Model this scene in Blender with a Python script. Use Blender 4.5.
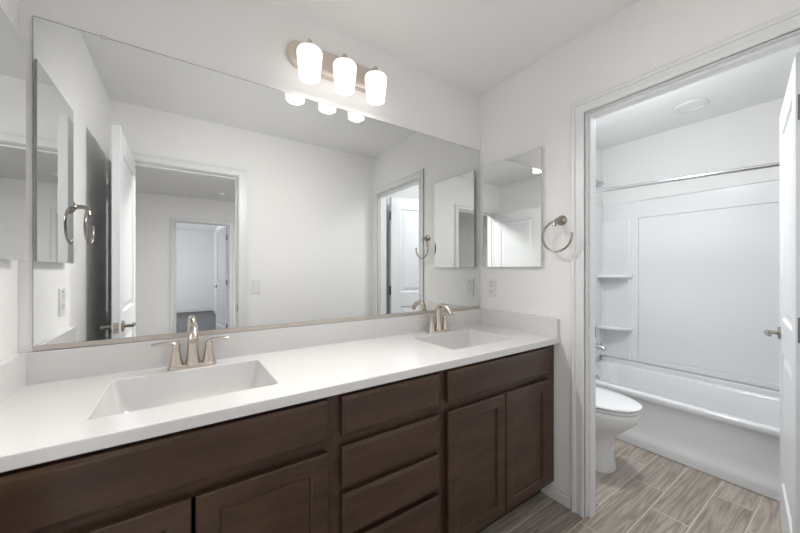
import bpy, bmesh, math
from mathutils import Vector, Matrix
PI = math.pi
for o in list(bpy.data.objects):
    bpy.data.objects.remove(o)
scn = bpy.context.scene
col = scn.collection
CZ = 1.242           # camera height

# ------------------------------------------------------------------ camera
cd = bpy.data.cameras.new('camera')
cd.sensor_width = 36.0
cd.lens = 319.8 / 800 * 36.0
cd.shift_y = 3.9 / 800
cd.clip_start = 0.01
cam = bpy.data.objects.new('camera', cd)
cam.location = (0, 0, CZ)
cam.rotation_euler = (PI / 2, 0, math.radians(-34.03))
col.objects.link(cam)
scn.camera = cam

# ------------------------------------------------------------------ world, exposure
w = bpy.data.worlds.new('world'); scn.world = w; w.use_nodes = True
w.node_tree.nodes['Background'].inputs[0].default_value = (0.75, 0.85, 1.0, 1)
w.node_tree.nodes['Background'].inputs[1].default_value = 1.0
vs = scn.view_settings
vs.view_transform = 'Standard'; vs.look = 'None'; vs.gamma = 1; vs.use_curve_mapping = False
vs.exposure = 1.2

SHADE_E = 0.52        # glass shades of the vanity light
BULB_W = 10.6         # each bulb inside them
def area(name, loc, rot, sx, sy, watt, c):
    l = bpy.data.lights.new(name, 'AREA'); l.shape = 'RECTANGLE'; l.size = sx; l.size_y = sy
    l.energy = watt; l.color = c
    o = bpy.data.objects.new(name, l); o.location = loc; o.rotation_euler = rot; col.objects.link(o); return o
# added fill lights out of view: hall ceiling, bedroom daylight, toilet room ceiling
area('added_hall_fill', (0.70, -0.60, 2.33), (0, 0, 0), 0.26, 0.26, 30, (1.0, 0.97, 0.94))
area('added_bedroom_daylight', (-2.12, -6.0, 1.45), (0, math.radians(-90), 0), 1.3, 1.6, 26, (0.93, 0.96, 1.0))
def spot(name, loc, watt, c, size=150, rad=0.07):
    l = bpy.data.lights.new(name, 'SPOT'); l.energy = watt; l.color = c; l.spot_size = math.radians(size); l.spot_blend = 1.0
    l.shadow_soft_size = rad
    o = bpy.data.objects.new(name, l); o.location = loc; col.objects.link(o); return o
pl_ = bpy.data.lights.new('added_toilet_fill', 'POINT'); pl_.energy = 3.0; pl_.color = (0.955, 0.98, 1.0); pl_.shadow_soft_size = 0.11  # added unseen fill, brightens the toilet room walls and ceiling
po_ = bpy.data.objects.new('added_toilet_fill', pl_); po_.location = (2.25, 0.80, 2.21); col.objects.link(po_)
spot('added_toilet_spot', (2.25, 0.80, 2.33), 20, (0.96, 0.98, 1.0), 172, 0.13)  # added unseen spot, brightens the toilet room floor and tub apron

# ------------------------------------------------------------------ materials
def mat(name, c, rough=0.5, metal=0.0, spec=0.5, emit=None, es=0.0, coat=0.0):
    m = bpy.data.materials.new(name); m.use_nodes = True
    b = m.node_tree.nodes['Principled BSDF']
    b.inputs['Base Color'].default_value = (*c, 1)
    b.inputs['Roughness'].default_value = rough
    b.inputs['Metallic'].default_value = metal
    b.inputs['Specular IOR Level'].default_value = spec
    b.inputs['Coat Weight'].default_value = coat
    b.inputs['Coat Roughness'].default_value = 0.15
    if emit:
        b.inputs['Emission Color'].default_value = (*emit, 1)
        b.inputs['Emission Strength'].default_value = es
    return m
def noise_bump(m, scale, strength, dist=0.002, detail=3, stretch=(1, 1, 1), colvar=0.0):
    nt = m.node_tree; n = nt.nodes; L = nt.links; b = n['Principled BSDF']
    tc = n.new('ShaderNodeTexCoord'); mp = n.new('ShaderNodeMapping'); mp.inputs['Scale'].default_value = stretch
    L.new(tc.outputs['Object'], mp.inputs[0])
    t = n.new('ShaderNodeTexNoise'); t.inputs['Scale'].default_value = scale; t.inputs['Detail'].default_value = detail
    L.new(mp.outputs[0], t.inputs['Vector'])
    bu = n.new('ShaderNodeBump'); bu.inputs['Strength'].default_value = strength; bu.inputs['Distance'].default_value = dist
    L.new(t.outputs['Fac'], bu.inputs['Height']); L.new(bu.outputs[0], b.inputs['Normal'])
    if colvar:
        base = b.inputs['Base Color'].default_value[:3]
        r = n.new('ShaderNodeValToRGB')
        r.color_ramp.elements[0].position = 0.3; r.color_ramp.elements[1].position = 0.7
        r.color_ramp.elements[0].color = (*[x * (1 - colvar) for x in base], 1)
        r.color_ramp.elements[1].color = (*[min(1, x * (1 + colvar)) for x in base], 1)
        L.new(t.outputs['Fac'], r.inputs[0]); L.new(r.outputs[0], b.inputs['Base Color'])
    return m
M = {}
M['wall'] = noise_bump(mat('painted wall', (0.91, 0.908, 0.90), 0.75, spec=0.25), 140, 0.12, 0.002, colvar=0.01)
M['ceil'] = noise_bump(mat('painted ceiling', (0.93, 0.928, 0.922), 0.85, spec=0.2), 120, 0.15, 0.002, colvar=0.01)
M['trim'] = noise_bump(mat('white semi gloss trim', (0.83, 0.84, 0.85), 0.35), 30, 0.02, 0.001)
M['doorpaint'] = noise_bump(mat('white door paint', (0.82, 0.84, 0.86), 0.35), 60, 0.04, 0.001, stretch=(1, 1, 0.1))
M['quartz'] = noise_bump(mat('white cultured marble', (0.76, 0.756, 0.748), 0.16, coat=0.3), 3, 0.0, colvar=0.012)
M['mirror'] = mat('mirror glass', (0.78, 0.79, 0.785), 0.0, 1.0)
M['mirror_edge'] = mat('mirror edge', (0.06, 0.065, 0.065), 0.3, 0.3)
M['bright_edge'] = mat('polished mirror edge', (0.6, 0.62, 0.61), 0.25, 0.5)
M['nickel'] = noise_bump(mat('brushed nickel', (0.62, 0.56, 0.50), 0.27, 1.0), 200, 0.05, 0.0005, stretch=(1, 1, 0.1))
M['nickel_dark'] = mat('brushed nickel of the rings and levers', (0.40, 0.365, 0.33), 0.25, 1.0)  # darker copy of the nickel, dark reflections put into the colour
M['nickel_plate'] = noise_bump(mat('satin nickel plate', (0.74, 0.66, 0.59), 0.45, 1.0), 200, 0.05, 0.0005, stretch=(0.1, 1, 1))
M['chrome'] = mat('chrome', (0.55, 0.56, 0.57), 0.14, 1.0)
M['hinge'] = mat('dark steel hinge', (0.23, 0.22, 0.21), 0.35, 1.0)
M['channel'] = mat('mirror channel', (0.60, 0.55, 0.50), 0.35, 0.9)
M['porcelain'] = mat('porcelain', (0.86, 0.87, 0.87), 0.08, coat=0.5)
M['acrylic'] = noise_bump(mat('white acrylic', (0.82, 0.835, 0.85), 0.18, coat=0.4), 4, 0.01, 0.002)
M['plastic'] = mat('white plastic', (0.84, 0.84, 0.82), 0.3)
M['slot'] = mat('dark slots', (0.03, 0.03, 0.03), 0.5)
M['caulk'] = mat('caulk', (0.55, 0.54, 0.53), 0.6)
M['clip'] = mat('clear clip', (0.75, 0.75, 0.74), 0.1)
M['lamp'] = mat('downlight diffuser', (0.9, 0.9, 0.9), 0.4)
M['dome'] = mat('lit glass dome', (0.9, 0.9, 0.9), 0.4, emit=(0.95, 0.98, 1.0), es=2.5)  # glow for the added ceiling fixtures
def shade_mat():
    m = mat('frosted glass shade', (0.55, 0.53, 0.50), 0.35)
    nt = m.node_tree; n = nt.nodes; L = nt.links; b = n['Principled BSDF']
    # the glass glows most near the bulb, which sits low in the shade
    tc = n.new('ShaderNodeTexCoord'); sp = n.new('ShaderNodeSeparateXYZ'); L.new(tc.outputs['Object'], sp.inputs[0])
    mr = n.new('ShaderNodeMapRange'); mr.inputs[1].default_value = -0.075; mr.inputs[2].default_value = 0.08
    mr.inputs[3].default_value = SHADE_E * 1.3; mr.inputs[4].default_value = SHADE_E * 0.85
    L.new(sp.outputs['Z'], mr.inputs[0]); L.new(mr.outputs[0], b.inputs['Emission Strength'])
    b.inputs['Emission Color'].default_value = (1.0, 0.965, 0.92, 1)
    return m
M['shade'] = shade_mat()
M['bulb'] = mat('lit bulb', (1, 1, 1), 0.4, emit=(1.0, 0.97, 0.93), es=1.5)

def wood_mat():
    m = mat('espresso stained maple', (0.06, 0.035, 0.022), 0.33, spec=0.4, coat=0.12)
    nt = m.node_tree; n = nt.nodes; L = nt.links; b = n['Principled BSDF']
    tc = n.new('ShaderNodeTexCoord'); mp = n.new('ShaderNodeMapping'); mp.inputs['Scale'].default_value = (1.2, 6, 7)
    L.new(tc.outputs['Object'], mp.inputs[0])
    t = n.new('ShaderNodeTexNoise'); t.inputs['Scale'].default_value = 3.0; t.inputs['Detail'].default_value = 7; t.inputs['Distortion'].default_value = 0.6
    L.new(mp.outputs[0], t.inputs['Vector'])
    mp2 = n.new('ShaderNodeMapping'); mp2.inputs['Scale'].default_value = (4, 60, 60); L.new(tc.outputs['Object'], mp2.inputs[0])
    t2 = n.new('ShaderNodeTexNoise'); t2.inputs['Scale'].default_value = 6; t2.inputs['Detail'].default_value = 4
    L.new(mp2.outputs[0], t2.inputs['Vector'])
    mx = n.new('ShaderNodeMix'); mx.inputs[0].default_value = 0.3
    L.new(t.outputs['Fac'], mx.inputs[2]); L.new(t2.outputs['Fac'], mx.inputs[3])
    r = n.new('ShaderNodeValToRGB')
    r.color_ramp.elements[0].position = 0.3; r.color_ramp.elements[0].color = (0.034, 0.0165, 0.0095, 1)
    r.color_ramp.elements[1].position = 0.72; r.color_ramp.elements[1].color = (0.092, 0.050, 0.029, 1)
    L.new(mx.outputs[0], r.inputs[0]); L.new(r.outputs[0], b.inputs['Base Color'])
    return m
M['wood'] = wood_mat()
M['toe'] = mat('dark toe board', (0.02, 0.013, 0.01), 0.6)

def plank_mat():
    m = mat('wood look tile', (0.3, 0.26, 0.22), 0.42, spec=0.4)
    nt = m.node_tree; n = nt.nodes; L = nt.links; b = n['Principled BSDF']
    def math_(op, a, bb=None, c=None):
        k = n.new('ShaderNodeMath'); k.operation = op
        for i, v in enumerate((a, bb, c)):
            if v is None: continue
            if isinstance(v, (int, float)): k.inputs[i].default_value = v
            else: L.new(v, k.inputs[i])
        return k.outputs[0]
    ge = n.new('ShaderNodeNewGeometry'); sp = n.new('ShaderNodeSeparateXYZ'); L.new(ge.outputs['Position'], sp.inputs[0])
    X, Y = sp.outputs[0], sp.outputs[1]
    W, LEN = 0.157, 0.610
    ry = math_('DIVIDE', math_('SUBTRACT', Y, 0.340 - 20 * W), W)
    row = math_('FLOOR', ry); fy = math_('FRACT', ry)
    xs = math_('SUBTRACT', X, 2.434 - 20 * LEN)
    xs = math_('SUBTRACT', xs, math_('MULTIPLY', math_('SUBTRACT', row, 20), 0.2033))
    rx = math_('DIVIDE', xs, LEN); colm = math_('FLOOR', rx); fx = math_('FRACT', rx)
    g = 0.0022
    def edge(f, size):
        d = math_('MINIMUM', f, math_('SUBTRACT', 1.0, f)); return math_('MULTIPLY', d, size)
    dist = math_('MINIMUM', edge(fy, W), edge(fx, LEN))
    grout = math_('LESS_THAN', dist, g)
    idn = n.new('ShaderNodeCombineXYZ'); L.new(row, idn.inputs[0]); L.new(colm, idn.inputs[1])
    wn = n.new('ShaderNodeTexWhiteNoise'); wn.noise_dimensions = '3D'; L.new(idn.outputs[0], wn.inputs['Vector'])
    # grain coordinates: shifted per plank
    sh = n.new('ShaderNodeVectorMath'); sh.operation = 'MULTIPLY_ADD'
    L.new(wn.outputs['Color'], sh.inputs[0]); sh.inputs[1].default_value = (7, 7, 7); L.new(ge.outputs['Position'], sh.inputs[2])
    mp = n.new('ShaderNodeMapping'); mp.inputs['Scale'].default_value = (0.75, 11, 1); L.new(sh.outputs[0], mp.inputs[0])
    t = n.new('ShaderNodeTexNoise'); t.inputs['Scale'].default_value = 1.5; t.inputs['Detail'].default_value = 2; t.inputs['Distortion'].default_value = 0.15
    L.new(mp.outputs[0], t.inputs['Vector'])
    rings = math_('FRACT', math_('MULTIPLY', t.outputs['Fac'], 7.0))
    rings = math_('MULTIPLY', math_('MINIMUM', rings, math_('SUBTRACT', 1.0, rings)), 2.0)
    mp2 = n.new('ShaderNodeMapping'); mp2.inputs['Scale'].default_value = (5, 190, 1); L.new(sh.outputs[0], mp2.inputs[0])
    t2 = n.new('ShaderNodeTexNoise'); t2.inputs['Scale'].default_value = 2; t2.inputs['Detail'].default_value = 5; L.new(mp2.outputs[0], t2.inputs['Vector'])
    f = math_('ADD', math_('MULTIPLY', rings, 0.32), math_('MULTIPLY', t2.outputs['Fac'], 0.75))
    f = math_('ADD', f, math_('MULTIPLY', wn.outputs['Value'], 0.28))
    r = n.new('ShaderNodeValToRGB'); e = r.color_ramp.elements
    e[0].position = 0.35; e[0].color = (0.22, 0.182, 0.152, 1)
    e[1].position = 1.0; e[1].color = (0.54, 0.475, 0.41, 1)
    L.new(f, r.inputs[0])
    mx = n.new('ShaderNodeMix'); mx.data_type = 'RGBA'; L.new(grout, mx.inputs[0]); L.new(r.outputs[0], mx.inputs[6]); mx.inputs[7].default_value = (0.62, 0.57, 0.50, 1)
    L.new(mx.outputs[2], b.inputs['Base Color'])
    bu = n.new('ShaderNodeBump'); bu.inputs['Strength'].default_value = 0.25; bu.inputs['Distance'].default_value = 0.002
    L.new(math_('SUBTRACT', math_('MULTIPLY', t2.outputs['Fac'], 0.3), grout), bu.inputs['Height']); L.new(bu.outputs[0], b.inputs['Normal'])
    return m
M['plank'] = plank_mat()
M['carpet'] = noise_bump(mat('grey carpet', (0.23, 0.225, 0.23), 0.95, spec=0.1), 300, 0.8, 0.01, colvar=0.2)

# ------------------------------------------------------------------ mesh helpers
def V(*a): return Vector(a)
class MB:
    def __init__(s): s.bm = bmesh.new()
    def box(s, x0, x1, y0, y1, z0, z1):
        v = [s.bm.verts.new(p) for p in ((x0,y0,z0),(x1,y0,z0),(x1,y1,z0),(x0,y1,z0),(x0,y0,z1),(x1,y0,z1),(x1,y1,z1),(x0,y1,z1))]
        for f in ((0,3,2,1),(4,5,6,7),(0,1,5,4),(1,2,6,5),(2,3,7,6),(3,0,4,7)): s.bm.faces.new([v[i] for i in f])
        return s
    def rings(s, rings, cap0=True, cap1=True):
        prev = None; first = None
        for r in rings:
            vs_ = [s.bm.verts.new(p) for p in r]
            if prev:
                k = len(vs_)
                for i in range(k): s.bm.faces.new((prev[i], prev[(i+1) % k], vs_[(i+1) % k], vs_[i]))
            else: first = vs_
            prev = vs_
        if cap0: s.bm.faces.new(list(reversed(first)))
        if cap1: s.bm.faces.new(prev)
        return s
    def lathe(s, prof, c=(0,0,0), axis='z', n=32, cap0=True, cap1=True):
        out = []
        for r, h in prof:
            ring = []
            for i in range(n):
                a = 2*PI*i/n; x, y = r*math.cos(a), r*math.sin(a)
                p = {'z': (x, y, h), 'y': (y, h, x), 'x': (h, x, y)}[axis]
                ring.append(Vector(c) + Vector(p))
            out.append(ring)
        return s.rings(out, cap0, cap1)
    def tube(s, pts, rad, n=16, sq=(1, 1), up=None):
        pts = [Vector(p) for p in pts]; out = []
        if not hasattr(rad, '__len__'): rad = [rad]*len(pts)
        t0 = (pts[1]-pts[0]).normalized()
        u = Vector(up) if up else (Vector((0,0,1)) if abs(t0.z) < 0.9 else Vector((1,0,0)))
        u = (u - t0*u.dot(t0)).normalized()
        for i, p in enumerate(pts):
            a = pts[max(i-1,0)]; b = pts[min(i+1,len(pts)-1)]; t = (b-a).normalized()
            u = (u - t*u.dot(t)).normalized(); v = t.cross(u)
            out.append([p + (u*math.cos(2*PI*k/n)*sq[0] + v*math.sin(2*PI*k/n)*sq[1])*rad[i] for k in range(n)])
        return s.rings(out)
    def prism(s, poly, plane, h0, h1):
        def P(a, b, h): return {'xy': (a,b,h), 'xz': (a,h,b), 'yz': (h,a,b)}[plane]
        return s.rings([[P(a,b,h0) for a,b in poly], [P(a,b,h1) for a,b in poly]])
    def build(s, name, m, parent=None, world=True, bevel=0, seg=2, smooth=False, angle=35, origin=None):
        bmesh.ops.recalc_face_normals(s.bm, faces=s.bm.faces)
        off = Vector((0,0,0))
        if parent is not None and world:
            q = parent
            while q: off += q.location; q = q.parent
        elif origin is not None: off = Vector(origin)
        if off.length: bmesh.ops.translate(s.bm, verts=s.bm.verts, vec=-off)
        me = bpy.data.meshes.new(name); s.bm.to_mesh(me); s.bm.free()
        o = bpy.data.objects.new(name, me); col.objects.link(o); me.materials.append(m)
        if parent is not None: o.parent = parent
        elif origin is not None: o.location = off
        if smooth or bevel:
            for p in me.polygons: p.use_smooth = True
            me.set_sharp_from_angle(angle=math.radians(angle))
        if bevel:
            b = o.modifiers.new('bevel', 'BEVEL'); b.width = bevel; b.segments = seg; b.limit_method = 'ANGLE'; b.angle_limit = math.radians(40); b.harden_normals = False
        return o
def rrect(cx, cy, hx, hy, r, z, k=6):
    out = []
    for qx, qy, a0 in ((1,1,0),(-1,1,PI/2),(-1,-1,PI),(1,-1,1.5*PI)):
        for i in range(k+1):
            a = a0 + PI/2*i/k
            out.append((cx+qx*(hx-r)+r*math.cos(a), cy+qy*(hy-r)+r*math.sin(a), z))
    return out
def thing(name, loc, label=None, cat=None, group=None, kind=None):
    o = bpy.data.objects.new(name, None); o.location = loc; o.empty_display_size = 0.1; col.objects.link(o)
    return tag(o, label, cat, group, kind)
def tag(o, label=None, cat=None, group=None, kind=None):
    if label: o['label'] = label
    if cat: o['category'] = cat
    if group: o['group'] = group
    if kind: o['kind'] = kind
    return o
def structure(o): o['kind'] = 'structure'; return o
def copy_tree(o, parent=None):
    c = o.copy(); col.objects.link(c); c.parent = parent
    for ch in list(o.children): copy_tree(ch, c)
    return c
def bez(p0, p1, p2, p3, n=10):
    p0, p1, p2, p3 = map(Vector, (p0, p1, p2, p3))
    return [p0*(1-t)**3 + p1*3*t*(1-t)**2 + p2*3*t*t*(1-t) + p3*t**3 for t in [i/n for i in range(n+1)]]

# ------------------------------------------------------------------ room shell
XL, XR, XR2, XT = -0.431, 1.671, 1.768, 3.43     # left wall, right wall, its far side, tub wall
YB, YF, YF2 = 1.50, 0.005, -0.115              # mirror wall, entry wall, its hall side
H = 2.436; DH = 2.03
D2a, D2b = 0.109, 0.81                          # toilet room doorway in Y
D1a, D1b = -0.322, 0.378                       # entry doorway in X
HY = -3.28; HXa, HXb = -2.0, 3.43              # hall far wall, hall extent
D3a, D3b = -0.12, 0.648                        # bedroom doorway in X
BY = -8.45; BXb = 0.755

structure(MB().box(XL-0.12, XT+0.12, YF2, YB+0.12, -0.1, 0).build('floor', M['plank']))
structure(MB().box(HXa-0.12, HXb+0.12, BY-0.12, YF2, -0.1, 0).build('floor_hall', M['carpet']))
structure(MB().box(HXa-0.12, XT+0.12, BY-0.12, YB+0.12, H, H+0.1).build('ceiling', M['ceil']))
structure(MB().box(XL-0.12, XT+0.12, YB, YB+0.12, 0, H).build('wall_back', M['wall']))
structure(MB().box(XL-0.12, XL, YF, YB, 0, H).build('wall_left', M['wall']))
b = MB(); b.box(XR, XR2, D2b, YB, 0, H).box(XR, XR2, YF, D2a, 0, H).box(XR, XR2, D2a, D2b, DH, H)
structure(b.build('wall_right', M['wall']))
structure(MB().box(XT, XT+0.12, YF, YB, 0, H).build('wall_tub', M['wall']))
b = MB(); b.box(HXa, D1a, YF2, YF, 0, H).box(D1b, XT+0.12, YF2, YF, 0, H).box(D1a, D1b, YF2, YF, DH, H)
structure(b.build('wall_front', M['wall']))
b = MB(); b.box(HXa, D3a, HY-0.12, HY, 0, H).box(D3b, HXb, HY-0.12, HY, 0, H).box(D3a, D3b, HY-0.12, HY, DH, H)
structure(b.build('wall_hall_far', M['wall']))
X0, X1 = HXa-0.12, HXa
b = MB(); b.box(X0, X1, HY-0.12, YF, 0, H)
structure(b.build('wall_hall_left', M['wall']))
structure(MB().box(HXb, HXb+0.12, HY-0.12, YF2, 0, H).build('wall_hall_right', M['wall']))
b = MB()
b.box(X0, X1, BY, -6.8, 0, H).box(X0, X1, -5.2, HY-0.12, 0, H).box(X0, X1, -6.8, -5.2, 0, 0.8).box(X0, X1, -6.8, -5.2, 2.1, H)
structure(b.build('wall_bedroom_left', M['wall']))
structure(MB().box(HXa-0.12, BXb+0.12, BY-0.12, BY, 0, H).build('wall_bedroom_far', M['wall']))
structure(MB().box(BXb, BXb+0.12, BY, HY-0.12, 0, H).build('wall_bedroom_right', M['wall']))
def window(name, y0, y1, z0, z1):
    b = MB(); t = 0.05; x0, x1 = HXa-0.09, HXa-0.03
    b.box(x0, x1, y0, y0+t, z0, z1).box(x0, x1, y1-t, y1, z0, z1).box(x0, x1, y0+t, y1-t, z0, z0+t).box(x0, x1, y0+t, y1-t, z1-t, z1)
    b.box(x0, x1, (y0+y1)/2-0.02, (y0+y1)/2+0.02, z0+t, z1-t)
    structure(b.build(name, M['trim']))
window('added_window_1', -6.8, -5.2, 0.8, 2.1)  # added window, out of view, where the bedroom fill comes in

# ---- door casings, jambs and stops
CW, CT = 0.063, 0.014
def casing_profile(b, a, side, horiz, wallpos, out, lo, hi, flip):
    pass
def frame_Y(name, xa, xb, y0, y1, zt, stop=(None, None), sides=(True, True)):
    """jambs of a doorway cut through a wall of thickness xa..xb (normal X), opening y0..y1"""
    b = MB(); jt = 0.001
    b.box(xa, xb, y0, y0+0.012, 0, zt).box(xa, xb, y1-0.0, y1+0.001, 0, zt)
    return b
def casing(axis, face, out, a0, a1, zt):
    """stepped casing around an opening a0..a1; face = wall face coordinate, out = +1/-1 away from wall"""
    b = MB()
    steps = ((0.0, CW, 0.008), (0.0, 0.030, 0.011), (0.004, 0.020, 0.0135), (CW-0.018, CW, 0.0145), (CW-0.012, CW-0.003, 0.0165))
    def bx(u0, u1, z0, z1, t):
        f0, f1 = sorted((face, face+out*t))
        if axis == 'x': b.box(f0, f1, u0, u1, z0, z1)
        else: b.box(u0, u1, f0, f1, z0, z1)
    for s0, s1, t in steps:
        e = 0.005
        bx(a0-e-s1 if False else a0-e+0.003-s1, a0-e+0.003-s0, 0, zt+s1+0.002, t)
        bx(a1+e-0.003+s0, a1+e-0.003+s1, 0, zt+s1+0.002, t)
        bx(a0-e+0.003-s0, a1+e-0.003+s0, zt+0.002+s0, zt+0.002+s1, t)
    return b
def jamb(axis, f0, f1, a0, a1, zt, s0, s1, jt=0.004, st=0.012):
    """jamb lining flush in the opening (thin board) with the door stop between s0..s1"""
    b = MB()
    def bx(u0, u1, z0, z1, p0, p1):
        if axis == 'x': b.box(p0, p1, u0, u1, z0, z1)
        else: b.box(u0, u1, p0, p1, z0, z1)
    bx(a0, a0+jt, 0, zt, f0, f1); bx(a1-jt, a1, 0, zt, f0, f1); bx(a0+jt, a1-jt, zt-jt, zt, f0, f1)
    bx(a0+jt, a0+jt+st, 0, zt-jt, s0, s1); bx(a1-jt-st, a1-jt, 0, zt-jt, s0, s1); bx(a0+jt+st, a1-jt-st, zt-jt-st, zt-jt, s0, s1)
    return b
structure(casing('x', XR, -1, D2a, D2b, DH).build('trim_1', M['trim'], bevel=0.0015))
j2 = structure(jamb('x', XR, XR2, D2a, D2b, DH, XR+0.019, XR+0.066).build('trim_2', M['trim'], bevel=0.001))
MB().box(1.742, 1.766, D2b-0.0065, D2b-0.0035, 0.893, 0.950).build('strike_plate', M['hinge'], j2)
structure(casing('x', XR2, 1, D2a, D2b, DH).build('trim_3', M['trim'], bevel=0.0015))
structure(casing('y', YF, 1, D1a, D1b, DH).build('trim_4', M['trim'], bevel=0.0015))
j1 = structure(jamb('y', YF2, YF, D1a, D1b, DH, YF2+0.04, YF2+0.076).build('trim_5', M['trim'], bevel=0.001))
MB().box(D1b-0.0065, D1b-0.0035, -0.035, -0.002, 0.90, 0.955).build('strike_plate', M['hinge'], j1)
structure(casing('y', HY, 1, D3a, D3b, DH).build('trim_6', M['trim'], bevel=0.0015))
structure(jamb('y', HY-0.12, HY, D3a, D3b, DH, HY-0.076, HY-0.04).build('trim_7', M['trim'], bevel=0.001))
structure(casing('y', YF2, -1, D1a, D1b, DH).build('trim_8', M['trim'], bevel=0.0015))

# ---- baseboards
BH, BT = 0.072, 0.012
def bboard(name, x0, x1, y0, y1, nx=0, ny=0):
    b = MB(); b.box(x0, x1, y0, y1, 0, BH-0.018)
    if nx: xa, xb = (x1-0.007, x1) if nx < 0 else (x0, x0+0.007); b.box(xa, xb, y0, y1, BH-0.018, BH)
    else: ya, yb = (y1-0.007, y1) if ny < 0 else (y0, y0+0.007); b.box(x0, x1, ya, yb, BH-0.018, BH)
    return structure(b.build(name, M['trim'], bevel=0.003))
bboard('baseboard_right', XR-BT, XR, D2b+CW+0.006, 1.046, nx=-1)
bboard('baseboard_front', D1b+CW+0.006, XR-BT, YF, YF+BT, ny=1)
bboard('baseboard_left', XL, XL+BT, YF+BT, 0.965, nx=1)
bboard('baseboard_toilet_room', XR2, XR2+BT, D2b+CW+0.006, YB, nx=1)
bboard('baseboard_toilet_back', XR2+BT, 2.64, YB-BT, YB, ny=-1)
bboard('baseboard_toilet_front', XR2+0.02, 2.64, YF, YF+BT, ny=1)
bboard('baseboard_hall_far', D3b+CW+0.006, HXb, HY, HY+BT, ny=1)
bboard('baseboard_hall_left', HXa, D3a-CW-0.006, HY, HY+BT, ny=1)
bboard('baseboard_bedroom_far', HXa, BXb, BY, BY+BT, ny=1)
bboard('baseboard_bedroom_right', BXb-BT, BXb, BY+BT, HY-0.14, nx=-1)

# ------------------------------------------------------------------ doors (local: hinge edge at x=0, leaf along +x, thickness y 0..0.035)
def make_door(name, width, lever_z=0.935, hinge_side=1):
    """leaf along +x from the hinge, y 0..T, pin side y=0"""
    T = 0.035; Hh = 2.015; z0 = 0.010
    b = MB()
    st = 0.110
    b.box(0, st, 0, T, z0, Hh).box(width-st, width, 0, T, z0, Hh)
    pans = ((0.22, 0.86), (1.01, 1.895))
    b.box(st, width-st, 0, T, z0, pans[0][0]).box(st, width-st, 0, T, pans[0][1], pans[1][0]).box(st, width-st, 0, T, pans[1][1], Hh)
    leaf = b.build(name, M['doorpaint'], bevel=0.001)
    structure(leaf)
    for za, zb in pans:
        p = MB()
        # sunk moulding and raised field on both faces
        def ring(i, y): return [(st+i, y, za+i), (width-st-i, y, za+i), (width-st-i, y, zb-i), (st+i, y, zb-i)]
        p.rings([ring(0, T-0.001), ring(0.006, T-0.009), ring(0.018, T-0.010), ring(0.045, T-0.0035), ring(0.047, T-0.003)], cap0=False)
        p.rings([ring(0, 0.001), ring(0.006, 0.009), ring(0.018, 0.010), ring(0.045, 0.0035), ring(0.047, 0.003)], cap0=False)
        p.build('door_panel', M['doorpaint'], leaf, world=False)
    # hinges on the hinge edge
    for zc in (0.25, 1.03, 1.82):
        h = MB(); h.box(-0.0025, 0.0005, 0.002, 0.030, zc-0.045, zc+0.045)
        h.lathe([(0.0065, zc-0.047), (0.0065, zc+0.047)], (-0.004, -0.004, 0), 'z', 12)
        h.box(-0.012, 0.002, -0.004, -0.001, zc-0.045, zc+0.045)
        h.build('hinge', M['hinge'], leaf, world=False, smooth=True)
    # lever sets on both faces
    xk = width-0.062
    for s, y in ((1, T), (-1, 0)):
        k = MB()
        if s > 0: k.lathe([(0.031, y), (0.031, y+0.006), (0.026, y+0.010), (0.0, y+0.0101)], (xk, 0, lever_z), 'y', 28)
        else: k.lathe([(0.0, -0.0101), (0.026, -0.010), (0.031, -0.006), (0.031, 0)], (xk, 0, lever_z), 'y', 28)
        ym = y + s*0.045
        k.tube([(xk, y+s*0.005, lever_z), (xk, ym, lever_z)], 0.0095, 14)
        k.tube([(xk+0.006, ym, lever_z), (xk-0.03, ym+s*0.003, lever_z+0.001), (xk-0.075, ym, lever_z-0.001), (xk-0.105, ym-s*0.006, lever_z-0.002)], [0.0095, 0.009, 0.008, 0.0065], 14)
        k.build('door_handle', M['nickel_dark'], leaf, world=False, smooth=True)
    e = MB(); e.box(width-0.0003, width+0.0012, 0.006, 0.029, lever_z-0.028, lever_z+0.028)
    pl = e.build('latch_plate', M['nickel'], leaf, world=False)
    e = MB(); e.box(width+0.0011, width+0.010, 0.012, 0.023, lever_z-0.008, lever_z+0.008); e.build('latch', M['nickel'], pl, world=False, bevel=0.002)
    return leaf
# toilet room door: pin at (XR2+0.004, 0.105), opened into the toilet room, leaf towards +X, thickness towards +Y
d = make_door('door_2', 0.690); d.location = (1.808, 0.121, 0); d.rotation_euler = (0, 0, math.radians(9.1))
# entry door: hinge at left jamb, opened towards the mirror; leaf towards +Y
d = make_door('door_1', 0.700)
d.scale = (1, -1, 1)
for v_ in []: pass
d.location = (D1a-0.001, YF+0.026, 0); d.rotation_euler = (0, 0, math.radians(89.6))
# bedroom door: hinge at the right jamb, opened into the bedroom
d = make_door('door_3', 0.745)
d.scale = (1, -1, 1); d.location = (D3b-0.004, HY-0.145, 0); d.rotation_euler = (0, 0, math.radians(-97.5))

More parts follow.
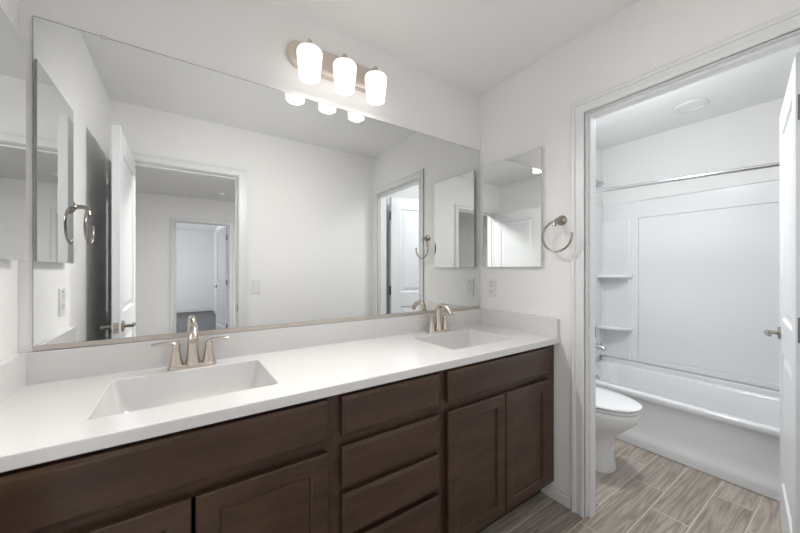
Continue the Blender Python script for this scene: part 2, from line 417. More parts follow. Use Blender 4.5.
# ------------------------------------------------------------------ vanity cabinets
DF, FF = 0.950, 0.974           # door faces, face frame front
CB = CZ-0.391                   # underside of worktop
TOE = 0.095
def frame_front(b, x0, x1, openings):
    """face frame x0..x1, FF..FF+0.019 with rectangular openings left out"""
    zs = sorted({TOE, CB} | {z for o in openings for z in (o[2], o[3])}); xs = sorted({x0, x1} | {x for o in openings for x in (o[0], o[1])})
    for i in range(len(xs)-1):
        for k in range(len(zs)-1):
            cx, cz = (xs[i]+xs[i+1])/2, (zs[k]+zs[k+1])/2
            if any(o[0] < cx < o[1] and o[2] < cz < o[3] for o in openings): continue
            b.box(xs[i], xs[i+1], FF, FF+0.019, zs[k], zs[k+1])
def carcass(x0, x1, openings, parent):
    b = MB()
    frame_front(b, x0, x1, openings)
    b.box(x0+0.0005, x0+0.016, FF+0.019, YB-0.003, TOE, CB).box(x1-0.016, x1-0.0005, FF+0.019, YB-0.003, TOE, CB)
    b.box(x0+0.016, x1-0.016, FF+0.019, YB-0.003, TOE, TOE+0.016).box(x0+0.016, x1-0.016, YB-0.009, YB-0.003, TOE+0.016, CB)
    b.build('cabinet_body', M['wood'], parent, bevel=0.0008)
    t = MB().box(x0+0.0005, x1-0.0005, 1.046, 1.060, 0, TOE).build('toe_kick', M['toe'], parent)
def shaker_door(x0, x1, z0, z1, parent, name='door'):
    b = MB(); r = 0.055; y0, y1 = DF, FF-0.001
    def ring(i, y, a=x0, bb=x1): return [(x0+i, y, z0+i), (x1-i, y, z0+i), (x1-i, y, z1-i), (x0+i, y, z1-i)]
    b.rings([ring(0, y1), ring(0, y0+0.004), ring(0.004, y0), ring(r-0.004, y0), ring(r, y0+0.003), ring(r+0.002, y0+0.010), ring(r+0.010, y0+0.0105)])
    return b.build(name, M['wood'], parent, bevel=0.0012)
def slab_front(x0, x1, z0, z1, parent, name):
    b = MB(); y0, y1 = DF, FF-0.001
    def ring(i, y): return [(x0+i, y, z0+i), (x1-i, y, z0+i), (x1-i, y, z1-i), (x0+i, y, z1-i)]
    b.rings([ring(0, y1), ring(0, y0+0.007), ring(0.003, y0+0.004), ring(0.010, y0+0.0015), ring(0.012, y0)])
    return b.build(name, M['wood'], parent, bevel=0.0012)
Z = lambda rel: CZ+rel
zf0, zf1 = Z(-0.5345), Z(-0.405)
zd0, zd1 = Z(-1.122), Z(-0.569)
cxs = (XL+0.002, 0.397, 0.855, XR-0.002)
c1 = thing('sink_cabinet', (0.0, 1.22, 0), 'wide dark espresso sink cabinet with two doors under the nearer left basin', 'bathroom cabinet')
carcass(cxs[0], cxs[1], [(-0.32, 0.36, zf0+0.012, zf1-0.012), (-0.32, 0.36, zd0+0.012, zd1-0.012)], c1)
slab_front(-0.334, 0.373, zf0, zf1, c1, 'false_front')
shaker_door(-0.334, 0.0155, zd0, zd1, c1); shaker_door(0.0235, 0.373, zd0, zd1, c1)
c2 = thing('drawer_cabinet', (0.626, 1.22, 0), 'dark espresso cabinet with a stack of drawers between the two sink cabinets', 'bathroom cabinet')
drz = [(zf0, zf1), (Z(-0.701), Z(-0.568)), (Z(-0.861), Z(-0.7225)), (zd0, Z(-0.883))]
carcass(cxs[1], cxs[2], [(0.434, 0.819, a+0.012, c-0.012) for a, c in drz], c2)
for a, c in drz: slab_front(0.421, 0.832, a, c, c2, 'drawer')
c3 = thing('sink_cabinet', (1.23, 1.22, 0), 'dark espresso sink cabinet with two doors against the doorway wall at the right end', 'bathroom cabinet')
carcass(cxs[2], cxs[3], [(0.890, 1.572, zf0+0.012, zf1-0.012), (0.890, 1.572, zd0+0.012, zd1-0.012)], c3)
slab_front(0.877, 1.585, zf0, zf1, c3, 'false_front')
shaker_door(0.877, 1.2295, zd0, zd1, c3); shaker_door(1.2355, 1.585, zd0, zd1, c3)

# ------------------------------------------------------------------ worktop with two moulded basins
CT_Z = CZ-0.359; CF = 0.941
sinks = [(0.0265, 1.2235, 0.220, 0.165), (1.228, 1.2175, 0.218, 0.155)]
wt = thing('vanity_countertop', (0.62, 1.22, CB), 'glossy white countertop with two moulded rectangular basins running the full vanity', 'countertop')
b = MB()
b.box(XL+0.002, XR-0.002, CF, YB-0.002, CB, CT_Z)
slab = b.build('worktop', M['quartz'], wt)
cut = MB()
for cx, cy, hx, hy in sinks: cut.rings([rrect(cx, cy, hx, hy, 0.012, CB-0.05), rrect(cx, cy, hx, hy, 0.012, CT_Z+0.05)])
cutter = cut.build('cutter', M['quartz'])
bo = slab.modifiers.new('bool', 'BOOLEAN'); bo.operation = 'DIFFERENCE'; bo.solver = 'EXACT'; bo.object = cutter
bpy.context.view_layer.update()
dg = bpy.context.evaluated_depsgraph_get()
nm = bpy.data.meshes.new_from_object(slab.evaluated_get(dg)); slab.modifiers.clear(); slab.data = nm
bpy.data.objects.remove(cutter)
for p in nm.polygons: p.use_smooth = True
nm.set_sharp_from_angle(angle=math.radians(35))
bv = slab.modifiers.new('bevel', 'BEVEL'); bv.width = 0.004; bv.segments = 3; bv.limit_method = 'ANGLE'; bv.angle_limit = math.radians(50)
for cx, cy, hx, hy in sinks:
    b = MB(); z = CT_Z; R = []
    for i, dz, r in ((0.0004, -0.004, 0.012), (0.004, -0.03, 0.014), (0.012, -0.075, 0.020), (0.020, -0.098, 0.032), (0.030, -0.110, 0.036), (0.048, -0.116, 0.040), (0.10, -0.119, 0.035)):
        R.append(rrect(cx, cy, hx-i, hy-i, r, z+dz))
    R.append(rrect(cx, cy+0.02, 0.030, 0.030, 0.0299, z-0.123)); R.append(rrect(cx, cy+0.02, 0.021, 0.021, 0.0209, z-0.125))
    b.rings(R, cap0=False, cap1=False)
    R = [[(x+(x-cx)*0.03, y+(y-cy)*0.04, zz-0.008 if zz < z-0.02 else zz) for x, y, zz in r] for r in R]
    b.rings([R[0]] + R[2:], cap0=False, cap1=False)
    sb = b.build('sink_basin', M['quartz'], wt, smooth=True, angle=60)
    dr = MB(); dr.lathe([(0.0225, z-0.126), (0.0225, z-0.1225), (0.020, z-0.121), (0.016, z-0.122), (0.015, z-0.124), (0.013, z-0.121), (0.0, z-0.1195)], (cx, cy+0.02, 0), 'z', 28)
    dr.build('drain', M['nickel'], sb, smooth=True)
SPT = CZ-0.2585
bs = MB().box(XL+0.0215, XR-0.0215, YB-0.020, YB-0.0005, CT_Z-0.001, SPT).build('backsplash', M['quartz'], None, bevel=0.001, origin=(0.62, YB-0.01, CT_Z))
tag(bs, 'long low white backsplash along the wall under the large mirror', 'backsplash')
bs = MB().box(XR-0.022, XR-0.0005, CF+0.004, YB-0.0005, CT_Z-0.001, SPT).build('side_splash', M['quartz'], None, bevel=0.001, origin=(XR-0.01, 1.22, CT_Z))
tag(bs, 'short white side splash on the counter end against the doorway wall', 'backsplash')
bs = MB().box(XL+0.0005, XL+0.022, CF+0.004, YB-0.0005, CT_Z-0.001, SPT).build('side_splash', M['quartz'], None, bevel=0.001, origin=(XL+0.01, 1.22, CT_Z))
tag(bs, 'short white side splash on the counter against the left wall', 'backsplash')

# ------------------------------------------------------------------ faucets
def make_faucet(loc, label):
    f = thing('faucet', loc, label, 'faucet', None)
    W_ = lambda b, name, par=f, **k: b.build(name, M['nickel'], par, world=False, smooth=True, angle=50, **k)
    b = MB(); b.rings([rrect(0,0,0.077,0.027,0.0265,0), rrect(0,0,0.077,0.027,0.0265,0.006), rrect(0,0,0.073,0.023,0.0228,0.012), rrect(0,0,0.066,0.017,0.0168,0.015)])
    W_(b, 'base_plate')
    # spout: flared column sweeping up and arching over the basin
    path = [V(0,0,0.010), V(0,0,0.03), V(0,0.001,0.06), V(0,0.003,0.090)] + bez((0,0.003,0.100), (0,0.006,0.142), (0,-0.010,0.160), (0,-0.045,0.157), 10) + bez((0,-0.052,0.156), (0,-0.078,0.150), (0,-0.095,0.136), (0,-0.108,0.114), 7)
    n = len(path); rad = []
    for i, p in enumerate(path):
        if i < 4: rad.append([0.026, 0.0215, 0.0185, 0.0168][i])
        else: rad.append(0.0162 - 0.0024*min(1, (i-4)/8) + (0.0016 if i > n-4 else 0))
    b = MB(); b.tube(path, rad, 20, up=(1,0,0)); W_(b, 'spout')
    b = MB(); b.lathe([(0.0105, 0), (0.0105, 0.004)], (0,0,0), 'z', 18)
    bmesh.ops.transform(b.bm, matrix=Matrix.Translation((0,-0.110,0.1105)) @ Matrix.Rotation(math.radians(-30), 4, 'X'), verts=b.bm.verts)
    W_(b, 'aerator')
    for s in (-1, 1):
        b = MB(); x = s*0.051
        b.lathe([(0.0235, 0.009), (0.0225, 0.016), (0.0175, 0.035), (0.0135, 0.060), (0.0118, 0.076), (0.0125, 0.079), (0.0125, 0.083), (0.011, 0.088), (0.006, 0.0925), (0, 0.0935)], (x, 0, 0), 'z', 24)
        h = W_(b, 'handle')
        b = MB()
        pts = [V(x - s*0.004, 0, 0.085), V(x + s*0.012, 0, 0.094), V(x + s*0.030, -0.001, 0.0965), V(x + s*0.050, -0.002, 0.095), V(x + s*0.066, -0.003, 0.0945), V(x + s*0.074, -0.003, 0.095)]
        b.tube(pts, [0.009, 0.010, 0.0095, 0.0105, 0.0095, 0.004], 16, sq=(0.55, 1.0), up=(0,0,1)); W_(b, 'lever', h)
    return f
f1 = make_faucet((0.0275, 1.425, CT_Z), 'brushed nickel two-handle faucet behind the large nearer left basin')
f2 = copy_tree(f1); f2.location = (1.232, 1.425, CT_Z); f2['label'] = 'brushed nickel two-handle faucet behind the smaller-looking basin at the far right end'
f1['group'] = f2['group'] = 'faucets on the vanity counter'

# ------------------------------------------------------------------ large mirror
MX0, MX1, MZ0, MZ1 = -0.397, 1.653, CZ-0.246, CZ+0.808
mr = thing('vanity_mirror', ((MX0+MX1)/2, YB, MZ0), 'very large frameless wall mirror above the whole counter', 'mirror')
MB().box(MX0, MX1, YB-0.0062, YB-0.006, MZ0, MZ1).build('mirror_glass', M['mirror'], mr)
MB().box(MX0-0.001, MX1+0.001, YB-0.0059, YB-0.0005, MZ0, MZ1+0.0015).build('mirror_backing', M['mirror_edge'], mr)
b = MB(); b.box(MX0-0.001, MX1+0.001, YB-0.0095, YB-0.0085, MZ0-0.010, MZ0+0.006).box(MX0-0.001, MX1+0.001, YB-0.0085, YB-0.0005, MZ0-0.010, MZ0-0.001)
b.build('bottom_channel', M['channel'], mr)
for x in (-0.232, 1.504):
    b = MB(); b.box(x-0.006, x+0.006, YB-0.0095, YB-0.0065, MZ1-0.006, MZ1+0.006).box(x-0.006, x+0.006, YB-0.0065, YB-0.0005, MZ1+0.002, MZ1+0.008)
    b.build('mirror_clip', M['clip'], mr, bevel=0.001)

# ------------------------------------------------------------------ vanity light bar
LX = (0.457, 0.6235, 0.790); LZ = CZ+0.998
vl = thing('vanity_light', (0.6235, YB, LZ), 'brushed nickel three-shade vanity light bar mounted above the large mirror', 'wall light')
def stadium(hx, hz, y, k=14):
    out = []
    for i in range(k+1): a = -PI/2+PI*i/k; out.append((0.6235+hx-hz+hz*math.cos(a), y, LZ+hz*math.sin(a)))
    for i in range(k+1): a = PI/2+PI*i/k; out.append((0.6235-hx+hz+hz*math.cos(a), y, LZ+hz*math.sin(a)))
    return out
b = MB(); b.rings([stadium(0.238, 0.063, YB-0.0005), stadium(0.238, 0.063, YB-0.016), stadium(0.232, 0.057, YB-0.024), stadium(0.222, 0.047, YB-0.027)])
b.build('backplate', M['nickel_plate'], vl, smooth=True)
sy = YB-0.115
sc = CZ+0.915
for x in LX:
    b = MB(); b.tube([(x, YB-0.025, LZ-0.002)] + bez((x, YB-0.045, LZ-0.002), (x, YB-0.075, LZ+0.010), (x, sy+0.02, LZ+0.022), (x, sy, LZ-0.002), 8), 0.008, 12)
    b.lathe([(0.020, YB-0.027), (0.020, YB-0.034), (0.010, YB-0.040)], (x, 0, LZ-0.002), 'y', 20)
    b.lathe([(0.024, sc+0.049), (0.024, sc+0.056), (0.016, sc+0.064), (0.012, sc+0.082), (0.009, sc+0.094), (0.0, sc+0.097)], (x, sy, 0), 'z', 24)
    arm = b.build('lamp_arm', M['nickel'], vl, smooth=True)
    b = MB(); prof = [(0.018, 0.051), (0.044, 0.051), (0.0515, 0.048), (0.0550, 0.041), (0.0550, 0.034), (0.0530, 0.01), (0.0500, -0.015), (0.0465, -0.048), (0.0440, -0.073), (0.0420, -0.073), (0.0445, -0.048), (0.048, -0.015), (0.051, 0.01), (0.0525, 0.032), (0.0525, 0.038), (0.050, 0.044), (0.018, 0.047)]
    b.lathe(prof, (0, 0, 0), 'z', 36, cap0=False, cap1=False)
    sh = b.build('lamp_shade', M['shade'], vl, world=False, smooth=True)
    sh.location = (x-0.6235, sy-YB, sc-LZ)
    b = MB(); b.lathe([(0.0, -0.052), (0.016, -0.047), (0.027, -0.033), (0.030, -0.018), (0.027, -0.002), (0.017, 0.020), (0.014, 0.045), (0.014, 0.066)], (0,0,0), 'z', 24)
    bb = b.build('light_bulb', M['bulb'], vl, world=False, smooth=True); bb.location = sh.location
    l = bpy.data.lights.new('vanity_bulb_light', 'SPOT'); l.energy = BULB_W; l.color = (1.0, 0.972, 0.945); l.shadow_soft_size = 0.04
    l.spot_size = math.radians(170); l.spot_blend = 1
    lo = bpy.data.objects.new('vanity_bulb_light', l); lo.location = (x, sy, sc-0.080); lo.rotation_euler = (math.radians(-58), 0, math.radians(-15)); col.objects.link(lo)

# ------------------------------------------------------------------ medicine cabinets
def make_medicine(loc, s, label, dx=0.0):
    """local: x = out of wall, y along wall, z up; width .42"""
    t = thing('medicine_cabinet', loc, label, 'medicine cabinet')
    a, c = sorted((0.0005*s, (0.016+dx)*s))
    MB().box(a, c, -0.205, 0.205, 0.004, 0.661).build('cabinet_body', M['plastic'], t, world=False, bevel=0.001)
    a, c = sorted(((0.017+dx)*s, (0.0225+dx)*s))
    d = MB().box(a, c, -0.209, 0.209, 0, 0.665).build('mirror_door', M['bright_edge'], t, world=False)
    a, c = sorted(((0.0226+dx)*s, (0.0228+dx)*s))
    MB().box(a, c, -0.2085, 0.2085, 0.0005, 0.6645).build('mirror_glass', M['mirror'], d, world=False)
    return t
m1 = make_medicine((XR, 1.245, CZ+0.022), -1, 'mirrored medicine cabinet on the right wall between the big mirror and towel ring')
m2 = make_medicine((XL, 1.240, CZ+0.030), 1, 'mirrored medicine cabinet on the left wall at the photo edge', 0.008)
m1['group'] = m2['group'] = 'mirrored medicine cabinets'

# ------------------------------------------------------------------ towel rings
def make_ring(loc, s, label):
    """local x out of the wall (times s), y along the wall, z up, origin at the wall post"""
    t = thing('towel_ring', loc, label, 'towel ring')
    b = MB(); pr = [(0.027, 0.0005), (0.027, 0.007), (0.023, 0.012), (0.014, 0.016), (0.011, 0.022)]
    if s < 0: pr = [(r, -h) for r, h in pr]
    b.lathe(pr, (0,0,0), 'x', 28)
    b.build('wall_post', M['nickel_dark'], t, world=False, smooth=True, angle=50)
    b = MB(); b.tube(bez((s*0.015, 0, 0), (s*0.045, 0, 0.006), (s*0.062, 0.004, 0.002), (s*0.062, 0.006, -0.034), 10), [0.0105, 0.010, 0.0098, 0.0095, 0.0092, 0.009, 0.009, 0.0092, 0.0096, 0.010, 0.0105], 16)
    b.build('arm', M['nickel_dark'], t, world=False, smooth=True)
    R = 0.079; cz = -0.032-R+0.024
    b = MB(); pts = []
    for i in range(41):
        a = math.radians(98 + 270*i/40); pts.append((s*0.062, -0.006 - R*math.cos(a), cz + R*math.sin(a)))
    b.tube(pts, 0.0057, 12, up=(1,0,0))
    b.build('ring', M['nickel_dark'], t, world=False, smooth=True)
    return t
r1 = make_ring((XR, 0.930, CZ+0.266), -1, 'brushed nickel open towel ring on the right wall beside the doorway')
r2 = make_ring((XL, 0.930, CZ+0.292), 1, 'brushed nickel towel ring on the left wall, seen only in the large mirror')
r1['group'] = r2['group'] = 'open towel rings'

# ------------------------------------------------------------------ outlets and switch
def make_outlet(loc, rz, label):
    """local: faces +y"""
    t = thing('wall_outlet', loc, label, 'wall outlet')
    MB().box(-0.0355, 0.0355, 0.0003, 0.006, -0.058, 0.058).build('cover_plate', M['plastic'], t, world=False, bevel=0.002)
    fc = MB().box(-0.0165, 0.0165, 0.006, 0.008, -0.033, 0.033).build('receptacle', M['plastic'], t, world=False, bevel=0.0008)
    for zc in (-0.0205, 0.0205):
        for q in ((-0.0075, -0.0050, zc-0.001, zc+0.008), (0.0050, 0.0075, zc-0.001, zc+0.006), (-0.002, 0.002, zc-0.0085, zc-0.0045)):
            MB().box(q[0], q[1], 0.0079, 0.0083, q[2], q[3]).build('slot', M['slot'], fc, world=False)
    MB().box(-0.006, 0.006, 0.0079, 0.0089, -0.0035, 0.0035).build('reset_button', M['slot'] if False else M['plastic'], fc, world=False)
    MB().box(-0.005, 0.005, 0.0060, 0.0066, 0.040, 0.046).build('indicator', M['slot'], t, world=False)
    t.rotation_euler = (0, 0, rz); return t
o1 = make_outlet((XR, 1.398, CZ-0.118), PI/2, 'white wall outlet on the right wall under the medicine cabinet')
o2 = make_outlet((XL, 1.064, CZ-0.132), -PI/2, 'white wall outlet on the left wall, seen only in the large mirror')
o1['group'] = o2['group'] = 'wall outlets'
sw = thing('light_switch', (0.511, YF, CZ-0.138), 'white rocker light switch beside the entry doorway, seen in the large mirror', 'light switch')
MB().box(-0.0355, 0.0355, 0.0003, 0.006, -0.058, 0.058).build('cover_plate', M['plastic'], sw, world=False, bevel=0.002)
b = MB(); b.prism([(0.006, -0.033), (0.0075, -0.033), (0.0105, 0.033), (0.006, 0.033)], 'yz', -0.0165, 0.0165); b.build('rocker', M['plastic'], sw, world=False, bevel=0.0008)

# ------------------------------------------------------------------ tub and surround
AX = 2.665; TB = 3.425; TY0, TY1 = YF+0.002, YB-0.002
RIM = CZ-0.868
tb = thing('bathtub', (3.04, 0.75, 0), 'white alcove bathtub with low apron beyond the toilet', 'bathtub')
b = MB(); cx, cy, hx, hy = (AX+TB)/2, (TY0+TY1)/2, (TB-AX)/2, (TY1-TY0)/2
R = [rrect(cx, cy, hx-0.004, hy, 0.004, RIM-0.045), rrect(cx, cy, hx, hy, 0.006, RIM-0.034), rrect(cx, cy, hx, hy, 0.006, RIM-0.010), rrect(cx, cy, hx-0.004, hy-0.002, 0.008, RIM-0.002), rrect(cx, cy, hx-0.012, hy-0.004, 0.012, RIM)]
icx = cx-0.012
for ihx, ihy, r, dz in ((0.305, 0.680, 0.10, 0.0), (0.297, 0.672, 0.10, -0.004), (0.290, 0.664, 0.10, -0.016), (0.270, 0.640, 0.10, -0.12), (0.245, 0.610, 0.11, -0.25), (0.225, 0.585, 0.11, -0.29), (0.19, 0.54, 0.11, -0.31), (0.10, 0.40, 0.08, -0.316)):
    R.append(rrect(icx, cy, ihx, ihy, r, RIM+dz))
b.rings(R, cap0=False, cap1=True)
b.build('tub_shell', M['acrylic'], tb, smooth=True, angle=60)
b = MB(); b.prism([(AX+0.002, RIM-0.03), (AX+0.007, RIM-0.046), (AX+0.010, RIM-0.062), (AX+0.004, 0.130), (AX-0.012, 0.085), (AX-0.021, 0.062), (AX-0.024, 0.050), (AX-0.025, 0.002), (AX+0.05, 0.002), (AX+0.05, RIM-0.03)], 'xz', TY0, TY1)
b.build('apron', M['acrylic'], tb, bevel=0.004, seg=3)
MB().box(TB-0.040, TB-0.001, TY0, TY1, RIM-0.004, RIM+0.032).build('wall_flange', M['acrylic'], tb, bevel=0.006, seg=3)
ov = MB(); ov.lathe([(0.036, TY1-0.115), (0.036, TY1-0.122), (0.028, TY1-0.127), (0.0, TY1-0.128)], (icx+0.02, 0, RIM-0.10), 'y', 24); ov.build('overflow_cover', M['chrome'], tb, smooth=True)

su = thing('shower_surround', (3.3, 0.75, RIM), 'white moulded shower surround with corner shelves above the bathtub', 'shower surround')
S0, S1, S2 = RIM+0.043, 1.715, CZ+0.629
SB = XT-0.001      # back wall face
b = MB()
# back panel: 20 mm board with sunk field and sunk shelf column
xf, xs = SB-0.030, SB-0.025
def frame_yz(y0, y1, z0, z1, holes):
    ys = sorted({y0, y1} | {q for h in holes for q in h[:2]}); zs = sorted({z0, z1} | {q for h in holes for q in h[2:]})
    for i in range(len(ys)-1):
        for k in range(len(zs)-1):
            a, c = (ys[i]+ys[i+1])/2, (zs[k]+zs[k+1])/2
            hole = any(h[0] < a < h[1] and h[2] < c < h[3] for h in holes)
            b.box(xs if hole else xf, SB, ys[i], ys[i+1], zs[k], zs[k+1])
frame_yz(TY0, TY1, S0, S2, [(0.10, 1.190, 0.458, S1)])
bmesh.ops.remove_doubles(b.bm, verts=b.bm.verts, dist=0.0001)
fs = [f for f in b.bm.faces]
seen = {}
for f in fs:
    key = frozenset(v.index for v in f.verts); 
b.bm.verts.index_update()
for f in fs:
    key = frozenset(v.index for v in f.verts); seen.setdefault(key, []).append(f)
dele = [f for k, l in seen.items() if len(l) > 1 for f in l]
bmesh.ops.delete(b.bm, geom=dele, context='FACES')
b.build('back_panel', M['acrylic'], su, bevel=0.004, seg=3)
# shelf column moulded on the corner: a slightly raised tower beside the sunk field
b = MB(); b.prism([(1.245, xf), (1.262, xf-0.010), (1.285, xf-0.006), (1.40, xf-0.004), (TY1-0.035, xf-0.012), (TY1-0.020, xf-0.05), (TY1-0.018, xf)], 'xy', S0, S1+0.0)
for v in b.bm.verts: v.co = Vector((v.co.y, v.co.x, v.co.z))
b.build('shelf_column', M['acrylic'], su, bevel=0.003, seg=3)
for z in (CZ-0.04, CZ-0.524):
    b = MB(); poly = []
    y1 = TY1-0.018; y0 = 1.228; dpt = 0.13
    poly = [(xf, y0), (xf-0.02, y0+0.003), (xf-0.045, y0+0.02)] + [(xf-0.045-0.085*math.sin(PI/2*i/8), y1-0.01-(y1-y0-0.03)*math.cos(PI/2*i/8)) for i in range(1, 9)] + [(xf-dpt, y1), (xf, y1)]
    b.prism(poly, 'xy', z-0.030, z)
    b.build('corner_shelf', M['acrylic'], su, bevel=0.009, seg=4)
for ya, yb in ((TY1-0.018, TY1), (TY0, TY0+0.018)):
    MB().box(AX+0.03, xf, ya, yb, S0, S2).build('end_panel', M['acrylic'], su, bevel=0.004)
b = MB().box(xf-0.002, SB, TY0+0.02, TY1-0.02, S0-0.011, S0).build('caulk_line', M['caulk'], su)

# tub spout, shower head, valve
sp = thing('tub_spout', (3.06, TY1-0.018, 0.57), 'chrome tub spout on the end wall above the tub', 'tub spout')
b = MB(); yy = TY1-0.018
b.tube([(3.06, yy-0.001, 0.563), (3.06, yy-0.10, 0.563), (3.06, yy-0.14, 0.558), (3.06, yy-0.165, 0.544)], [0.026, 0.026, 0.024, 0.018], 20)
b.build('spout_body', M['chrome'], sp, smooth=True)
MB().lathe([(0.006, 0.583), (0.006, 0.600), (0.009, 0.603), (0.009, 0.610), (0, 0.612)], (3.06, yy-0.13, 0), 'z', 16).build('diverter_knob', M['chrome'], sp, smooth=True)
sh = thing('overhead_shower', (3.06, TY1, 2.02), 'small chrome shower head high on the end wall above the tub', 'shower head')
b = MB(); b.tube(bez((3.06, TY1-0.001, 2.09), (3.06, TY1-0.06, 2.095), (3.06, TY1-0.09, 2.07), (3.06, TY1-0.115, 2.035), 8), 0.009, 12)
b.lathe([(0.026, TY1-0.0005), (0.026, TY1-0.006), (0.012, TY1-0.012)], (3.06, 0, 2.09), 'y', 20); b.build('shower_arm', M['chrome'], sh, smooth=True)
b = MB(); b.lathe([(0.010, 0), (0.014, -0.012), (0.034, -0.040), (0.036, -0.050), (0.0, -0.052)], (0,0,0), 'z', 24)
bmesh.ops.transform(b.bm, matrix=Matrix.Translation((3.06, TY1-0.113, 2.04)) @ Matrix.Rotation(math.radians(-32), 4, 'X'), verts=b.bm.verts)
b.build('spray_head', M['chrome'], sh, smooth=True)
vv = thing('shower_valve', (3.06, TY1-0.018, 0.92), 'round chrome shower valve on the end wall between spout and shower head', 'shower valve')
MB().lathe([(0.075, yy-0.0005), (0.075, yy-0.004), (0.060, yy-0.010), (0.022, yy-0.014), (0.020, yy-0.045), (0, yy-0.047)], (3.06, 0, 0.92), 'y', 32).build('escutcheon', M['chrome'], vv, smooth=True)
MB().tube([(3.06, yy-0.040, 0.92), (3.06, yy-0.050, 0.87), (3.06, yy-0.052, 0.84)], [0.010, 0.008, 0.006], 12).build('lever', M['chrome'], vv, smooth=True)

# shower rod (slightly out of level)
rd = thing('shower_rod', (2.74, 0.75, 1.86), 'slim chrome shower curtain rod spanning the alcove above the tub apron', 'shower rod')
ra, rb_ = V(2.74, TY1, CZ+0.647), V(2.74, TY0, CZ+0.577)
MB().tube([ra-(ra-rb_)*0.002, rb_+(ra-rb_)*0.002], 0.0125, 18).build('rod', M['chrome'], rd, smooth=True)
for p, s in ((ra, -1), (rb_, 1)):
    pr = [(0.030, 0.0005*s), (0.030, 0.006*s), (0.018, 0.018*s), (0.0, 0.019*s)]
    MB().lathe(pr, p, 'y', 24).build('end_flange', M['chrome'], rd, smooth=True)

# ------------------------------------------------------------------ toilet
TX = 2.205; tyb = YB-0.015
to = thing('toilet', (TX, 1.15, 0), 'white toilet with closed lid seen through the doorway beside the tub', 'toilet')
def egg(cy, hx, hf, hb, z, n=40, p=2.15, cx=TX):
    """plan outline: rounder at the back (+y), longer at the front (-y)"""
    out = []
    for i in range(n):
        a = 2*PI*i/n; c, s = math.cos(a), math.sin(a)
        x = math.copysign(abs(c)**(2/p), c)*hx; y = math.copysign(abs(s)**(2/p), s)*(hb if s > 0 else hf)
        out.append((cx+x, cy+y, z))
    return out
b = MB()
b.rings([egg(1.13, 0.112, 0.235, 0.28, 0.001, p=2.8), egg(1.13, 0.110, 0.232, 0.278, 0.03, p=2.8), egg(1.135, 0.100, 0.225, 0.27, 0.10, p=2.6), egg(1.135, 0.100, 0.225, 0.27, 0.17, p=2.5),
         egg(1.13, 0.115, 0.245, 0.26, 0.225, p=2.4), egg(1.11, 0.150, 0.275, 0.27, 0.275, p=2.2), egg(1.09, 0.178, 0.305, 0.29, 0.325, p=2.1), egg(1.085, 0.186, 0.320, 0.30, 0.365, p=2.1), egg(1.085, 0.186, 0.322, 0.30, 0.388, p=2.1), egg(1.085, 0.180, 0.313, 0.295, 0.396, p=2.1)])
b.build('bowl', M['porcelain'], to, smooth=True, angle=60)
b = MB(); b.rings([egg(1.065, 0.178, 0.298, 0.215, 0.399), egg(1.065, 0.184, 0.304, 0.22, 0.404), egg(1.065, 0.184, 0.304, 0.22, 0.411), egg(1.065, 0.178, 0.298, 0.215, 0.415)])
b.build('seat', M['porcelain'], to, smooth=True, angle=60)
b = MB(); b.rings([egg(1.065, 0.181, 0.301, 0.215, 0.419), egg(1.065, 0.187, 0.307, 0.22, 0.424), egg(1.065, 0.186, 0.306, 0.219, 0.432), egg(1.065, 0.172, 0.288, 0.205, 0.439), egg(1.065, 0.10, 0.20, 0.12, 0.443)])
b.build('lid', M['porcelain'], to, smooth=True, angle=60)
b = MB(); b.rings([rrect(TX, 1.385, 0.195, 0.090, 0.03, 0.36), rrect(TX, 1.385, 0.205, 0.097, 0.03, 0.40), rrect(TX, 1.385, 0.215, 0.100, 0.03, 0.73)])
tk = b.build('tank', M['porcelain'], to, smooth=True, angle=50)
b = MB(); b.rings([rrect(TX, 1.383, 0.222, 0.105, 0.03, 0.731), rrect(TX, 1.383, 0.226, 0.108, 0.03, 0.738), rrect(TX, 1.383, 0.224, 0.106, 0.03, 0.762), rrect(TX, 1.383, 0.210, 0.095, 0.03, 0.770)])
b.build('tank_lid', M['porcelain'], to, smooth=True, angle=50)
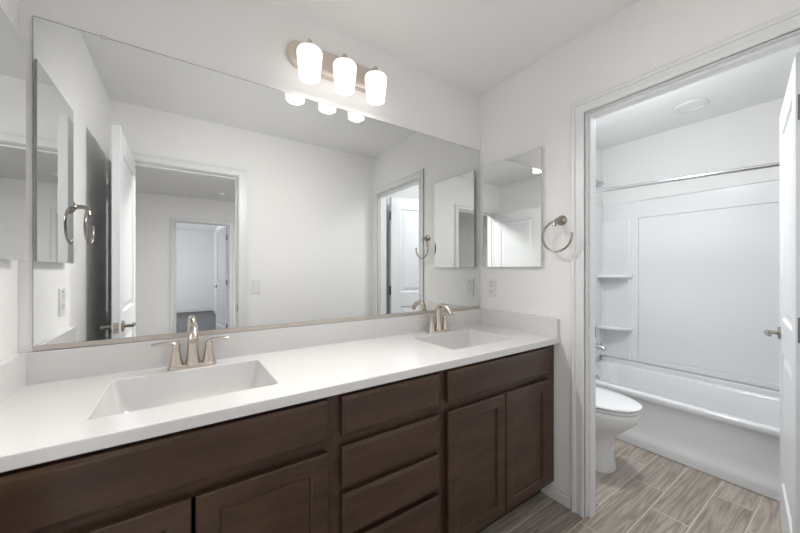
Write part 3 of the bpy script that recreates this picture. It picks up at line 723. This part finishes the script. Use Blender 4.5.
MB().tube([(TX-0.15, 1.284, 0.69), (TX-0.15, 1.270, 0.69), (TX-0.11, 1.266, 0.685), (TX-0.08, 1.266, 0.682)], [0.010, 0.008, 0.007, 0.006], 12).build('flush_lever', M['chrome'], tk, smooth=True)

# ------------------------------------------------------------------ ceiling lights, smoke detector
def downlight(loc, label, cat='recessed light', lit=True):
    t = thing('recessed_light', loc, label, cat)
    MB().lathe([(0.098, -0.0005), (0.098, -0.006), (0.090, -0.011), (0.074, -0.008), (0.070, -0.003)], (0,0,0), 'z', 40, cap0=False, cap1=False).build('trim_ring', M['plastic'], t, world=False, smooth=True)
    MB().lathe([(0.071, -0.0045), (0.04, -0.006), (0.0, -0.0065)], (0,0,0), 'z', 32, cap0=False).build('diffuser', M['lamp'], t, world=False, smooth=True)
    return t
downlight((3.05, 0.74, H), 'round white recessed ceiling light over the bathtub')
def added_flush_light(loc, label):  # added fixtures, out of view, housing the hall and toilet room fills
    dm = thing('added_ceiling_light', loc, label, 'ceiling light')
    MB().lathe([(0.15, -0.0005), (0.15, -0.020), (0.135, -0.024)], (0,0,0), 'z', 40, cap1=False).build('light_base', M['nickel'], dm, world=False, smooth=True)
    MB().lathe([(0.134, -0.022), (0.128, -0.045), (0.10, -0.070), (0.05, -0.085), (0.0, -0.089)], (0,0,0), 'z', 40, cap0=False).build('glass_dome', M['dome'], dm, world=False, smooth=True)
added_flush_light((2.25, 0.80, H), 'added round flush ceiling light, out of view over the toilet room floor')
added_flush_light((0.70, -0.60, H), 'added round flush ceiling light, out of view in the hall behind the entry doorway')
sd = thing('smoke_detector', (0.477, -2.67, H), 'round white smoke detector on the hall ceiling, seen in the large mirror', 'smoke detector')
MB().lathe([(0.068, -0.0005), (0.068, -0.010), (0.060, -0.014), (0.058, -0.030), (0.045, -0.038), (0.0, -0.040)], (0,0,0), 'z', 36).build('detector_body', M['plastic'], sd, world=False, smooth=True)
MB().lathe([(0.014, -0.0395), (0.014, -0.0425), (0.0, -0.043)], (0,0,0), 'z', 20).build('test_button', M['plastic'], sd, world=False, smooth=True)
